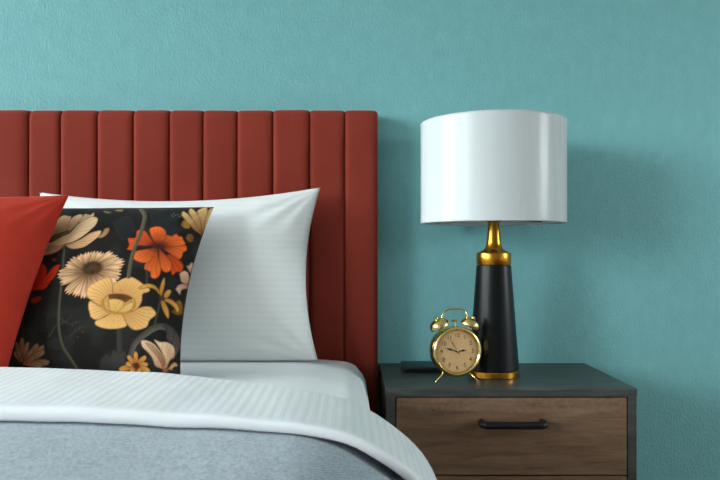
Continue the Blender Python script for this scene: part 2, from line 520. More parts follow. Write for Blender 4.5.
def duvet_section(x):
    f = flap_t(x); ye = edge_y(x) ; lift = .010 * side(x)
    g0 = f + .0115 + lift                      # top of the lower layer
    tot = g0 + .006 + .010 * (1 - sstep(.35, .70, abs(x - CX)))
    pts = []
    hem = HEM + .004 * noise.noise(Vector((x * 7, 1, 1)))
    r = f / 2
    for k in range(9):                           # rounded hem of the turned-back part
        a = PI / 2 + PI * (8 - k) / 8
        pts.append((hem + r * .75 + r * .75 * math.cos(a), -r + r * math.sin(a)))
    pts = pts[::1]
    # pts now run from the bottom (-f) to the top (0) of the hem
    for y in span(hem + r + .012, ye - tot * .5 - .01, 26): pts.append((y, 0.0))
    R = tot / 2
    for k in range(13):
        a = PI / 2 - PI * k / 12
        pts.append((ye - R + R * math.cos(a), -R + R * math.sin(a)))
    for y in span(ye - R - .02, FOOT, 50): pts.append((y, -tot))
    for y in span(FOOT, ye - R - .03, 50): pts.append((y, -g0))
    q = (g0 - f) / 2
    for k in range(1, 6):
        a = -PI / 2 + PI * k / 6
        pts.append((ye - R - .02 + q * math.cos(a), -(g0 + f) / 2 + q * math.sin(a)))
    for y in span(ye - R - .03, hem + r + .012, 24): pts.append((y, -f))
    return pts
def blanket_section(x):
    f = flap_t(x); lift = .010 * side(x); t0 = f + .0022 + lift * .85; t1 = f + .0095 + lift
    ya = edge_y(x) - .07; r = (t1 - t0) / 2; pts = []
    for y in span(FOOT - .02, ya, 70): pts.append((y, -t1))
    for k in range(1, 6):
        a = -PI / 2 + PI * k / 6; pts.append((ya + r * math.cos(a), -(t0 + t1) / 2 + r * math.sin(a)))
    for y in span(ya, FOOT - .02, 70): pts.append((y, -t0))
    return pts
tag(obj('duvet', loft(duvet_section), M_duvet, sharp=None), 'white satin-striped duvet turned back in a wide fold over the grey blanket', 'duvet')
tag(obj('blanket', loft(blanket_section), M_blanket, sharp=None), 'grey woven blanket spread over the bed, tucked under the white fold', 'blanket')

# ------------------------------------------------------------------ cushions
def cushion(name, m, corners, conc, T, loc, lean, yaw=0.0, N=90, power=.5, wr=.002, seed=0, sag=0.0, puff_v=0.0):
    """corners TL,TR,BR,BL as (x,z) in the cushion's own plane; conc = inward bow of the L,R,T,B edges."""
    TL, TR, BR, BL = [Vector(c) for c in corners]; cl, cr_, ct, cb = conc
    def plane(u, v):
        s, t = (u + 1) / 2, (v + 1) / 2
        p = (BL * (1 - s) + BR * s) * (1 - t) + (TL * (1 - s) + TR * s) * t
        p = p.copy()
        p.x += cl * (1 - v * v) * (1 - s) - cr_ * (1 - v * v) * s
        p.y += -ct * (1 - u * u) * t + cb * (1 - u * u) * (1 - t)
        return p
    def thick(u, v):
        e = max(0, (1 - u ** 2) * (1 - v ** 2))
        vv = 1 - puff_v * v
        return T * vv * (e ** power) * (1 - .12 * (1 - e) ** 2)
    def wrinkle(u, v, sd):
        a = noise.noise(Vector((u * 2.2 + sd, v * 2.2, sd * .7))) * 1.5
        cu = max(abs(u), abs(v)); diag = abs(abs(u) - abs(v))
        ridg = math.sin(14 * math.atan2(1.001 - abs(v), 1.001 - abs(u)) + sd) * sstep(.45, .8, (abs(u) + abs(v)) / 2) * .9
        # fine pulls running in from the seams
        fine = noise.noise(Vector((u * 9 + sd, v * 2, 4))) * sstep(.6, .95, abs(v)) + noise.noise(Vector((v * 9 + sd, u * 2, 8))) * sstep(.6, .95, abs(u))
        return wr * (a + ridg + fine * .8)
    idx = {}; co = []; uv = []
    for j in range(N + 1):
        for i in range(N + 1):
            u, v = -1 + 2 * i / N, -1 + 2 * j / N
            p = plane(u, v); t = thick(u, v); e = min(1, t / (T * .35))
            co.append((p.x, -t - wrinkle(u, v, seed) * e, p.y - sag * t)); uv.append((u, v))
    nf = len(co); back = {}
    for j in range(N + 1):
        for i in range(N + 1):
            k = j * (N + 1) + i
            if i in (0, N) or j in (0, N): back[k] = k
            else:
                u, v = uv[k]; p = plane(u, v); t = thick(u, v); e = min(1, t / (T * .35))
                back[k] = len(co); co.append((p.x, t + wrinkle(u, v, seed + 5) * e, p.y)); uv.append((u, v))
    fs = []
    for j in range(N):
        for i in range(N):
            a = j * (N + 1) + i; b, c, d = a + 1, a + N + 2, a + N + 1
            fs.append((a, b, c, d)); fs.append((back[a], back[d], back[c], back[b]))
    me = bpy.data.meshes.new(name); me.from_pydata(co, [], fs); me.update()
    o = link(name, me, m, None, True)
    o.location = loc; o.rotation_euler = (-lean, 0, yaw)
    return o, np.array(uv), nf

# white pillow standing against the headboard
o, _, _ = cushion('pillow', M_pillow, [(-.312, .188), (.3195, .199), (.3155, -.186), (-.312, -.186)], (.026, .030, .026, -.002), .062,
                  (-.379, -.157, .6985), math.atan2(.04, .385), N=90, wr=.0015, seed=3, puff_v=.12)
tag(o, 'large white satin-striped pillow standing upright against the headboard', 'pillow')

# floral cushion
NP = 330
FL_LOC, FL_LEAN = (-.478, -.327, .6795), math.atan2(.19, .33)
fl, fl_uv, fl_front = cushion('floral_cushion', M_print, [(-.185, .190), (.197, .193), (.172, -.191), (-.192, -.191)], (.02, .021, .004, .012), .058,
                              FL_LOC, FL_LEAN, N=NP, wr=.0012, seed=11)
tag(fl, 'black cushion printed with orange, yellow and peach flowers', 'cushion')

# red cushion
o, _, _ = cushion('velvet_cushion', M_red, [(-.19, .21), (.208, .214), (.173, -.19), (-.2, -.19)], (.02, .012, .008, .01), .056,
                  (-.767, -.407, .6815), math.atan2(.2, .35), N=110, wr=.0011, seed=21)
tag(o, 'plain bright red velvet cushion leaning in front of the floral one', 'cushion')

# ---- the flower print: coloured per vertex of the finely meshed cushion front, in the cloth's own coordinates (-1..1)
def paint(uv, shapes):
    n = len(uv); C = np.empty((n, 3)); X, Y = uv[:, 0], uv[:, 1]
    lin = lambda c: np.array(srgb(*c)[:3])
    rs = np.random.RandomState(3)
    C[:] = lin((32, 30, 27))
    def vnoise(f, sd):
        r = np.random.RandomState(sd); G = r.rand(64, 64)
        x, y = (X + 1) * f, (Y + 1) * f; i, j = np.floor(x).astype(int), np.floor(y).astype(int)
        a, b = x - i, y - j; a, b = a * a * (3 - 2 * a), b * b * (3 - 2 * b); i %= 63; j %= 63
        return (G[j, i] * (1 - a) + G[j, i + 1] * a) * (1 - b) + (G[j + 1, i] * (1 - a) + G[j + 1, i + 1] * a) * b
    nz = vnoise(7, 1); nf = vnoise(30, 2)
    C += np.clip(nz - .5, 0, 1)[:, None] * lin((62, 66, 62)) * .5      # faint dark foliage of the ground
    PX = .0075                                                         # soft edge width
    for sh in shapes:
        k = sh[0]
        if k == 'petal':
            _, x0, y0, x1, y1, w, prof, jag, nl, cb, ct, co = sh
            dx, dy = x1 - x0, y1 - y0; L = math.hypot(dx, dy); ux, uy = dx / L, dy / L
            R = max(L, w) * 1.3
            m = np.nonzero((np.abs(X - x0) < R + w) & (np.abs(Y - y0) < R + w))[0]
            if not len(m): continue
            a = ((X[m] - x0) * ux + (Y[m] - y0) * uy) / L; b = (-(X[m] - x0) * uy + (Y[m] - y0) * ux)
            ac = np.clip(a, 0, 1)
            p0, p1 = prof                                              # growth at the base, rounding at the tip
            hw = w * (ac ** p0) * np.clip(1 - ac ** p1, 0, 1) ** .5 / ((.62 ** p0) * (1 - .62 ** p1) ** .5)
            bn = b / np.maximum(hw, 1e-5)
            tipj = 1 - jag * (.5 + .5 * np.cos(b / w * 9 + x0 * 50)) - jag * .5 * np.abs(np.sin(b / w * 17 + y0 * 31))
            d = np.minimum(hw - np.abs(b), (tipj - a) * L); d = np.minimum(d, (a + .02) * L)
            al = np.clip(d / PX + .5, 0, 1)
            g = np.clip(ac, 0, 1)[:, None]
            col = lin(cb) * (1 - g ** .8) + lin(ct) * g ** .8
            if nl:
                ln = np.abs(np.sin(bn * nl + .6 * np.sin(a * 6 + x0 * 40))) ** .5
                ln = np.clip((.7 - ln) / .5, 0, 1) * np.clip(1.15 - a * .6, .2, 1)
                col = col * (1 - .62 * ln[:, None])
                col = col * (.92 + .16 * (np.cos(bn * 1.6)[:, None]))
            ed = np.clip(1 - d / (PX * 1.6), 0, 1)[:, None]
            col = col * (1 - .75 * ed) + lin(co) * .75 * ed
            al = al[:, None]
            C[m] = C[m] * (1 - al) + col * al
        elif k == 'line':
            _, pts, w0, w1, c0, c1 = sh
            pts = [Vector((p[0], p[1], 0)) for p in pts]; P = arc_pts(pts, 8)
            best = np.full(n, 9.0); tt = np.zeros(n); ss = np.zeros(n)
            for i, (A, B) in enumerate(zip(P[:-1], P[1:])):
                ex, ey = B.x - A.x, B.y - A.y; l2 = ex * ex + ey * ey + 1e-12
                t = np.clip(((X - A.x) * ex + (Y - A.y) * ey) / l2, 0, 1)
                dd = np.hypot(X - A.x - t * ex, Y - A.y - t * ey); q = dd < best
                sg = np.sign(ex * (Y - A.y) - ey * (X - A.x))
                best[q] = dd[q]; tt[q] = ((i + t) / (len(P) - 1))[q]; ss[q] = sg[q]
            w = w0 + (w1 - w0) * tt
            al = np.clip((w - best) / PX + .5, 0, 1)[:, None]
            sd = (.5 + .5 * ss * np.clip(best / np.maximum(w, 1e-5), 0, 1))[:, None]
            col = lin(c0) * (1 - sd) + lin(c1) * sd
            C[:] = C * (1 - al) + col * al
        elif k == 'disc':
            _, x0, y0, rx, ry, ang, c0, c1, dots, soft = sh
            ca, sa = math.cos(ang), math.sin(ang)
            a = ((X - x0) * ca + (Y - y0) * sa) / rx; b = (-(X - x0) * sa + (Y - y0) * ca) / ry
            r = np.hypot(a, b)
            al = np.clip((1 - r) / soft, 0, 1)[:, None]
            g = np.clip(r, 0, 1)[:, None]; col = lin(c0) * (1 - g) + lin(c1) * g
            if dots: 
                dt = np.clip((nf - .5) * 3, 0, 1)[:, None]; col = col * (1 - .55 * dt) + lin((24, 18, 12)) * .55 * dt
            C[:] = C * (1 - al) + col * al
        elif k == 'poly':
            _, pts, c0, c1, gx, gy, nl, co = sh
            m = np.nonzero((X > min(p[0] for p in pts) - .03) & (X < max(p[0] for p in pts) + .03) & (Y > min(p[1] for p in pts) - .03) & (Y < max(p[1] for p in pts) + .03))[0]
            if not len(m): continue
            P = [(p.x, p.y) for p in arc_pts([(p[0], p[1], 0) for p in list(pts) + [pts[0]]], 5)]
            x, y = X[m], Y[m]; inside = np.zeros(len(m), bool); best = np.full(len(m), 9.0)
            for (ax, ay), (bx, by) in zip(P[:-1], P[1:]):
                c = ((ay > y) != (by > y)) & (x < (bx - ax) * (y - ay) / (by - ay + 1e-12) + ax); inside ^= c
                ex, ey = bx - ax, by - ay; t = np.clip(((x - ax) * ex + (y - ay) * ey) / (ex * ex + ey * ey + 1e-12), 0, 1)
                best = np.minimum(best, np.hypot(x - ax - t * ex, y - ay - t * ey))
            d = np.where(inside, best, -best); al = np.clip(d / PX + .5, 0, 1)[:, None]
            # gradient and veins fan out from (gx, gy)
            rr = np.hypot(x - gx, y - gy); rmax = max(math.hypot(p[0] - gx, p[1] - gy) for p in pts)
            g = np.clip(rr / rmax, 0, 1)[:, None]; col = lin(c0) * (1 - g) + lin(c1) * g
            if nl:
                th = np.arctan2(y - gy, x - gx)
                ln = np.abs(np.sin(th * nl + .5 * np.sin(rr * 30))) ** .5
                ln = np.clip((.7 - ln) / .5, 0, 1) * (.55 + .45 * np.sin(th * nl * .37 + 1) ** 2) * np.clip(1.2 - .7 * g[:, 0], .3, 1); col = col * (1 - .66 * ln[:, None])
            ed = np.clip(1 - d / (PX * 1.7), 0, 1)[:, None]; col = col * (1 - .7 * ed) + lin(co) * .7 * ed
            C[m] = C[m] * (1 - al) + col * al
    return C
PRINT = [
    ('line',[(-0.37,-0.653),(-0.313,-0.553),(-0.219,-0.524),(-0.154,-0.455)],0.013,0.006,(50,52,48),(50,52,48)),
    ('line',[(-0.313,-0.464),(-0.175,-0.544),(-0.061,-0.529)],0.013,0.006,(50,52,48),(50,52,48)),
    ('line',[(-0.117,-0.65),(-0.087,-0.599),(-0.027,-0.617)],0.013,0.006,(50,52,48),(50,52,48)),
    ('disc',-0.132,-0.563,0.013,0.013,0,(84,78,58),(50,50,44),0,0.6),
    ('disc',-0.1,-0.528,0.013,0.013,0,(84,78,58),(50,50,44),0,0.6),
    ('disc',-0.05,-0.591,0.013,0.013,0,(84,78,58),(50,50,44),0,0.6),
    ('disc',-0.083,-0.625,0.013,0.013,0,(84,78,58),(50,50,44),0,0.6),
    ('disc',-0.023,-0.582,0.013,0.013,0,(84,78,58),(50,50,44),0,0.6),
    ('disc',-0.133,-0.667,0.013,0.013,0,(84,78,58),(50,50,44),0,0.6),
    ('disc',-0.055,-0.677,0.013,0.013,0,(84,78,58),(50,50,44),0,0.6),
    ('disc',-0.006,-0.626,0.013,0.013,0,(84,78,58),(50,50,44),0,0.6),
    ('poly',[(-0.396,-0.719),(-0.211,-0.664),(-0.088,-0.718),(-0.155,-0.782),(-0.325,-0.775)],(33,36,36),(40,42,42),-0.396,-0.719,0,(70,45,25)),
    ('poly',[(-0.591,-0.361),(-0.438,-0.453),(-0.423,-0.597),(-0.537,-0.55)],(36,36,35),(33,34,34),-0.591,-0.361,0,(70,45,25)),
    ('poly',[(0.376,0.83),(0.518,0.963),(0.719,0.724),(0.683,0.495),(0.533,0.558)],(33,37,39),(38,42,44),0.376,0.83,0,(70,45,25)),
    ('poly',[(0.006,0.683),(0.146,0.791),(0.288,0.566),(0.198,0.419)],(36,40,42),(34,37,39),0.006,0.683,0,(70,45,25)),
    ('poly',[(0.394,-0.737),(0.556,-0.658),(0.601,-0.784),(0.501,-0.887)],(36,36,35),(42,42,40),0.394,-0.737,0,(70,45,25)),
    ('line',[(-0.463,0.362),(-0.417,0.152),(-0.367,-0.121),(-0.332,-0.343),(-0.289,-0.551),(-0.213,-0.748),(-0.116,-0.868),(-0.027,-0.982)],0.015,0.013,(60,58,44),(96,92,72)),
    ('line',[(0.375,-0.57),(0.386,-0.682),(0.393,-0.819)],0.026,0.028,(70,64,58),(54,50,47)),
    ('poly',[(0.206,-0.867),(0.265,-0.825),(0.296,-0.85),(0.324,-0.79),(0.385,-0.806),(0.443,-0.788),(0.463,-0.827),(0.458,-0.875),(0.504,-0.922),(0.425,-0.955),(0.292,-0.955),(0.189,-0.953)],(66,62,58),(52,50,49),0.385,-0.806,0,(44,42,41)),
    ('line',[(0.533,0.163),(0.58,0.012),(0.601,-0.155)],0.014,0.014,(62,60,50),(62,60,50)),
    ('poly',[(-0.706,0.429),(-0.61,0.429),(-0.471,0.377),(-0.488,0.328),(-0.568,0.282),(-0.697,0.275),(-0.755,0.296),(-0.822,0.409)],(186,134,92),(222,172,128),-0.472,0.38,14,(96,66,40)),
    ('poly',[(-0.404,0.719),(-0.365,0.81),(-0.346,0.842),(-0.288,0.82),(-0.26,0.862),(-0.238,0.803),(-0.267,0.749),(-0.331,0.672)],(242,190,142),(232,190,146),-0.391,0.677,16,(96,66,40)),
    ('poly',[(-0.717,0.532),(-0.669,0.649),(-0.643,0.79),(-0.596,0.834),(-0.539,0.815),(-0.498,0.798),(-0.489,0.685),(-0.495,0.581),(-0.594,0.54),(-0.67,0.473)],(190,140,98),(242,190,142),-0.581,0.494,20,(96,66,40)),
    ('poly',[(-0.495,0.581),(-0.508,0.686),(-0.486,0.777),(-0.435,0.83),(-0.386,0.834),(-0.369,0.789),(-0.391,0.677),(-0.444,0.576)],(190,142,100),(252,208,162),-0.485,0.562,18,(96,66,40)),
    ('poly',[(-0.686,0.475),(-0.64,0.538),(-0.554,0.564),(-0.445,0.58),(-0.444,0.549),(-0.522,0.504),(-0.618,0.456),(-0.656,0.45)],(90,68,40),(128,98,62),-0.67,0.473,0,(70,50,30)),
    ('poly',[(-0.463,0.376),(-0.371,0.4),(-0.28,0.445),(-0.198,0.519),(-0.106,0.555),(-0.071,0.535),(-0.081,0.469),(-0.134,0.399),(-0.217,0.328),(-0.331,0.31),(-0.406,0.336)],(196,146,100),(242,190,142),-0.463,0.376,22,(96,66,40)),
    ('poly',[(-0.099,0.456),(-0.056,0.507),(-0.044,0.577),(-0.002,0.589),(0.017,0.542),(-0.004,0.476),(-0.052,0.444)],(196,148,96),(176,126,80),-0.099,0.456,10,(96,66,40)),
    ('poly',[(-0.706,0.429),(-0.624,0.449),(-0.522,0.504),(-0.443,0.545),(-0.397,0.648),(-0.337,0.744),(-0.249,0.783),(-0.188,0.762),(-0.166,0.711),(-0.168,0.64),(-0.204,0.566),(-0.262,0.488),(-0.334,0.428),(-0.443,0.387),(-0.547,0.373),(-0.646,0.385)],(222,176,130),(252,208,162),-0.685,0.408,26,(96,66,40)),
    ('poly',[(-0.886,0.305),(-0.727,0.204),(-0.626,0.129),(-0.581,0.027),(-0.565,0.05),(-0.518,0.112),(-0.45,0.125),(-0.446,0.078),(-0.468,-0.005),(-0.511,-0.075),(-0.563,-0.146),(-0.66,-0.135),(-0.773,-0.093)],(200,40,22),(232,72,34),-0.66,-0.135,8,(120,20,14)),
    ('poly',[(-0.571,0.2),(-0.549,0.218),(-0.513,0.204),(-0.506,0.178),(-0.541,0.172)],(150,44,34),(120,36,30),-0.571,0.2,0,(70,45,25)),
    ('poly',[(-0.708,-0.222),(-0.616,-0.215),(-0.569,-0.246),(-0.612,-0.287),(-0.691,-0.273)],(170,34,22),(140,30,20),-0.708,-0.222,0,(70,45,25)),
    ('petal',-0.076,0.021,-0.46,0.011,0.058,(0.55,6),0.1,4,(132,90,60),(255,202,154),(110,72,44)),
    ('petal',-0.076,0.021,-0.403,-0.09,0.056,(0.55,6),0.1,4,(132,90,60),(255,202,154),(110,72,44)),
    ('petal',-0.076,0.021,-0.391,0.125,0.051,(0.55,6),0.1,4,(132,90,60),(255,202,154),(110,72,44)),
    ('petal',-0.076,0.021,-0.293,-0.23,0.053,(0.55,6),0.1,4,(132,90,60),(255,202,154),(110,72,44)),
    ('petal',-0.076,0.021,-0.173,-0.273,0.048,(0.55,6),0.1,4,(132,90,60),(255,202,154),(110,72,44)),
    ('petal',-0.076,0.021,-0.062,-0.302,0.046,(0.55,6),0.1,4,(132,90,60),(255,202,154),(110,72,44)),
    ('petal',-0.076,0.021,-0.344,0.193,0.048,(0.55,6),0.1,4,(132,90,60),(255,202,154),(110,72,44)),
    ('petal',-0.076,0.021,-0.264,0.234,0.046,(0.55,6),0.1,4,(132,90,60),(255,202,154),(110,72,44)),
    ('petal',-0.076,0.021,-0.18,0.267,0.048,(0.55,6),0.1,4,(132,90,60),(255,202,154),(110,72,44)),
    ('petal',-0.076,0.021,-0.073,0.286,0.051,(0.55,6),0.1,4,(132,90,60),(255,202,154),(110,72,44)),
    ('petal',-0.076,0.021,0.01,0.272,0.051,(0.55,6),0.1,4,(132,90,60),(255,202,154),(110,72,44)),
    ('petal',-0.076,0.021,0.151,0.264,0.056,(0.55,6),0.1,4,(132,90,60),(255,202,154),(110,72,44)),
    ('petal',-0.076,0.021,0.24,0.198,0.056,(0.55,6),0.1,4,(132,90,60),(255,202,154),(110,72,44)),
    ('petal',-0.076,0.021,0.314,0.153,0.053,(0.55,6),0.1,4,(132,90,60),(255,202,154),(110,72,44)),
    ('petal',-0.076,0.021,0.304,0.073,0.051,(0.55,6),0.1,4,(132,90,60),(255,202,154),(110,72,44)),
    ('petal',-0.076,0.021,0.314,-0.012,0.056,(0.55,6),0.1,4,(132,90,60),(255,202,154),(110,72,44)),
    ('petal',-0.076,0.021,0.294,-0.114,0.058,(0.55,6),0.1,4,(132,90,60),(255,202,154),(110,72,44)),
    ('petal',-0.076,0.021,0.207,-0.167,0.056,(0.55,6),0.1,4,(132,90,60),(255,202,154),(110,72,44)),
    ('petal',-0.076,0.021,0.019,-0.283,0.051,(0.55,6),0.1,4,(132,90,60),(255,202,154),(110,72,44)),
    ('petal',-0.076,0.021,0.094,-0.251,0.056,(0.55,6),0.1,4,(132,90,60),(255,202,154),(110,72,44)),
    ('petal',-0.076,0.021,-0.42,0.01,0.039,(0.55,6),0.08,3,(132,90,60),(228,184,132),(110,72,44)),
    ('petal',-0.076,0.021,-0.271,-0.206,0.036,(0.55,6),0.08,3,(132,90,60),(228,184,132),(110,72,44)),
    ('petal',-0.076,0.021,-0.317,0.175,0.033,(0.55,6),0.08,3,(132,90,60),(228,184,132),(110,72,44)),
    ('petal',-0.076,0.021,-0.073,0.259,0.034,(0.55,6),0.08,3,(132,90,60),(228,184,132),(110,72,44)),
    ('petal',-0.076,0.021,0.21,0.179,0.038,(0.55,6),0.08,3,(132,90,60),(228,184,132),(110,72,44)),
    ('petal',-0.076,0.021,0.276,-0.011,0.038,(0.55,6),0.08,3,(132,90,60),(228,184,132),(110,72,44)),
    ('petal',-0.076,0.021,0.011,-0.254,0.034,(0.55,6),0.08,3,(132,90,60),(228,184,132),(110,72,44)),
    ('disc',-0.063,0.038,0.257,0.185,0,(64,42,24),(140,98,62),1,0.8),
    ('disc',-0.045,0.064,0.137,0.094,0,(84,60,36),(66,44,24),1,0.35),
    ('poly',[(0.247,-0.222),(0.23,-0.135),(0.293,-0.074),(0.359,-0.039),(0.421,-0.028),(0.491,-0.054),(0.573,-0.101),(0.637,-0.135),(0.634,-0.171),(0.575,-0.203),(0.577,-0.282),(0.538,-0.369),(0.471,-0.394)],(198,132,68),(252,198,122),0.33,-0.336,26,(118,70,28)),
    ('poly',[(0.289,-0.346),(0.147,-0.364),(0.051,-0.32),(-0.025,-0.269),(-0.049,-0.213),(-0.034,-0.152),(0.015,-0.113),(0.095,-0.066),(0.182,-0.049),(0.223,-0.111),(0.247,-0.222)],(198,132,68),(252,198,122),0.33,-0.336,26,(118,70,28)),
    ('poly',[(0.296,-0.391),(0.148,-0.367),(0.017,-0.311),(0.004,-0.37),(0.029,-0.43),(0.057,-0.483),(0.124,-0.506),(0.205,-0.467),(0.285,-0.425)],(198,132,68),(252,198,122),0.33,-0.336,24,(118,70,28)),
    ('poly',[(0.331,-0.412),(0.277,-0.422),(0.205,-0.47),(0.11,-0.518),(0.13,-0.565),(0.238,-0.591),(0.368,-0.582),(0.453,-0.541),(0.399,-0.445)],(212,150,74),(252,198,122),0.315,-0.313,30,(118,70,28)),
    ('poly',[(0.382,-0.431),(0.48,-0.401),(0.574,-0.344),(0.679,-0.325),(0.744,-0.39),(0.684,-0.465),(0.659,-0.535),(0.568,-0.579),(0.504,-0.574),(0.443,-0.523)],(198,132,68),(252,198,122),0.339,-0.358,26,(118,70,28)),
    ('disc',0.329,-0.328,0.199,0.12,0,(214,160,84),(196,138,66),0,0.06),
    ('poly',[(0.154,-0.312),(0.17,-0.265),(0.22,-0.232),(0.222,-0.287),(0.231,-0.364),(0.268,-0.415),(0.192,-0.388)],(226,176,98),(206,152,78),0.251,-0.408,14,(118,70,28)),
    ('poly',[(0.447,-0.241),(0.491,-0.268),(0.511,-0.321),(0.49,-0.365),(0.454,-0.388),(0.466,-0.31)],(206,152,78),(222,172,98),0.469,-0.379,12,(118,70,28)),
    ('poly',[(0.208,-0.237),(0.267,-0.226),(0.364,-0.224),(0.434,-0.239),(0.474,-0.262),(0.441,-0.281),(0.395,-0.311),(0.327,-0.286),(0.221,-0.28)],(92,54,26),(128,82,40),0.323,-0.266,30,(90,52,24)),
    ('poly',[(0.215,-0.29),(0.277,-0.278),(0.359,-0.289),(0.392,-0.315),(0.381,-0.371),(0.345,-0.419),(0.284,-0.419),(0.24,-0.391)],(222,168,88),(240,192,112),0.334,-0.434,22,(118,70,28)),
    ('poly',[(0.325,-0.423),(0.365,-0.375),(0.406,-0.331),(0.469,-0.299),(0.496,-0.33),(0.477,-0.381),(0.412,-0.423)],(222,168,88),(238,190,112),0.325,-0.423,14,(118,70,28)),
    ('poly',[(0.572,0.387),(0.469,0.361),(0.396,0.358),(0.361,0.298),(0.286,0.301),(0.294,0.359),(0.257,0.446),(0.333,0.463),(0.324,0.557),(0.37,0.573),(0.421,0.558),(0.503,0.468)],(150,52,28),(236,96,38),0.615,0.379,18,(120,34,16)),
    ('poly',[(0.614,0.381),(0.524,0.459),(0.453,0.579),(0.485,0.628),(0.562,0.634),(0.636,0.576),(0.666,0.466),(0.643,0.396)],(150,52,28),(255,118,48),0.615,0.379,18,(120,34,16)),
    ('poly',[(0.626,0.39),(0.653,0.486),(0.661,0.533),(0.714,0.526),(0.754,0.562),(0.783,0.538),(0.823,0.536),(0.851,0.498),(0.878,0.451),(0.786,0.401),(0.683,0.381)],(150,52,28),(255,118,48),0.615,0.379,18,(120,34,16)),
    ('poly',[(0.787,0.296),(0.887,0.247),(0.927,0.2),(0.916,0.128),(0.874,0.113),(0.842,0.066),(0.809,0.117),(0.808,0.177),(0.728,0.283)],(170,60,26),(226,84,32),0.7,0.319,14,(120,34,16)),
    ('poly',[(0.648,0.375),(0.786,0.401),(0.884,0.443),(0.912,0.395),(0.886,0.355),(0.886,0.315),(0.867,0.265),(0.797,0.289),(0.696,0.336)],(150,52,28),(255,118,48),0.615,0.379,18,(120,34,16)),
    ('poly',[(0.62,0.36),(0.708,0.289),(0.794,0.204),(0.815,0.129),(0.78,0.08),(0.729,0.094),(0.678,0.168)],(150,52,28),(255,118,48),0.615,0.379,18,(120,34,16)),
    ('poly',[(0.602,0.358),(0.658,0.217),(0.711,0.114),(0.709,0.024),(0.672,-0.016),(0.625,-0.004),(0.6,0.054),(0.54,0.074),(0.53,0.13),(0.563,0.217),(0.589,0.312)],(150,52,28),(255,118,48),0.615,0.379,18,(120,34,16)),
    ('poly',[(0.6,0.351),(0.498,0.325),(0.397,0.289),(0.348,0.237),(0.429,0.164),(0.543,0.154),(0.591,0.225)],(150,52,28),(255,118,48),0.615,0.379,18,(120,34,16)),
    ('disc',0.615,0.379,0.167,0.09,0,(52,30,26),(128,52,32),1,0.8),
    ('line',[(0.232,0.936),(0.327,0.804),(0.36,0.673),(0.374,0.501),(0.367,0.365),(0.367,0.192),(0.385,-0.027)],0.022,0.022,(112,102,80),(78,70,54)),
    ('poly',[(0.76,0.689),(0.765,0.757),(0.821,0.748),(0.87,0.67),(0.823,0.642)],(140,96,44),(176,128,58),0.76,0.689,8,(70,45,25)),
    ('poly',[(1.005,0.614),(0.903,0.66),(0.78,0.765),(0.718,0.835),(0.704,0.896),(0.756,0.875),(0.865,0.777),(0.955,0.689)],(150,96,50),(236,192,128),1.005,0.614,30,(70,45,25)),
    ('poly',[(1.004,0.619),(0.91,0.719),(0.807,0.84),(0.764,0.911),(0.77,0.956),(0.829,0.918),(0.926,0.814)],(150,96,50),(236,192,128),1.005,0.614,30,(70,45,25)),
    ('poly',[(1.005,0.624),(0.939,0.775),(0.858,0.903),(0.876,0.959),(0.928,0.985),(0.971,0.901),(0.993,0.753)],(150,96,50),(236,192,128),1.005,0.614,34,(70,45,25)),
    ('poly',[(1.005,0.624),(0.983,0.746),(0.968,0.888),(0.97,0.969),(1.032,0.998),(1.033,0.91),(1.018,0.776)],(150,96,50),(236,192,128),1.005,0.614,34,(70,45,25)),
    ('poly',[(0.862,0.538),(0.87,0.589),(0.91,0.594),(0.939,0.562),(0.938,0.497),(0.885,0.502)],(150,96,44),(120,78,38),0.862,0.538,6,(70,45,25)),
    ('disc',0.612,0.828,0.01,0.008,0,(170,165,150),(80,80,74),0,0.6),
    ('disc',0.626,0.851,0.01,0.008,0,(170,165,150),(80,80,74),0,0.6),
    ('disc',0.655,0.82,0.01,0.008,0,(170,165,150),(80,80,74),0,0.6),
    ('disc',0.673,0.838,0.01,0.008,0,(170,165,150),(80,80,74),0,0.6),
    ('disc',0.709,0.803,0.01,0.008,0,(170,165,150),(80,80,74),0,0.6),
    ('disc',0.717,0.829,0.01,0.008,0,(170,165,150),(80,80,74),0,0.6),
    ('disc',0.633,0.801,0.01,0.008,0,(170,165,150),(80,80,74),0,0.6),
    ('poly',[(-0.167,0.896),(-0.114,0.884),(-0.054,0.855),(-0.09,0.837),(-0.139,0.858)],(160,122,80),(120,92,60),-0.167,0.896,0,(70,45,25)),
    ('poly',[(-0.04,0.909),(0.039,0.92),(0.056,0.875),(-0.012,0.88)],(176,136,90),(150,110,70),-0.04,0.909,0,(70,45,25)),
    ('poly',[(0.902,0.101),(0.936,0.152),(0.981,0.151),(1.0,0.091),(0.991,0.026),(0.939,0.023),(0.919,0.066)],(196,140,112),(232,188,158),0.989,0.028,14,(70,45,25)),
    ('poly',[(0.951,0.217),(0.971,0.237),(0.981,0.27),(0.999,0.28),(1.001,0.174),(0.983,0.174)],(196,140,112),(232,188,158),0.998,0.157,12,(70,45,25)),
    ('poly',[(0.898,-0.077),(0.924,-0.014),(0.998,0.03),(0.997,-0.015),(0.957,-0.064),(0.951,-0.118),(0.927,-0.102)],(196,140,112),(232,188,158),0.997,0.012,14,(70,45,25)),
    ('line',[(0.768,-0.243),(0.761,-0.322),(0.746,-0.449),(0.738,-0.54)],0.011,0.011,(72,72,58),(58,58,48)),
    ('poly',[(0.916,-0.287),(0.927,-0.204),(0.955,-0.176),(0.986,-0.213),(0.993,-0.301),(0.95,-0.341),(0.89,-0.325)],(110,70,24),(166,108,40),0.916,-0.287,10,(60,40,16)),
    ('poly',[(0.747,-0.181),(0.698,-0.137),(0.626,-0.126),(0.552,-0.155),(0.514,-0.14),(0.587,-0.087),(0.665,-0.083),(0.721,-0.117),(0.77,-0.182)],(196,128,44),(232,172,84),0.769,-0.195,12,(100,60,20)),
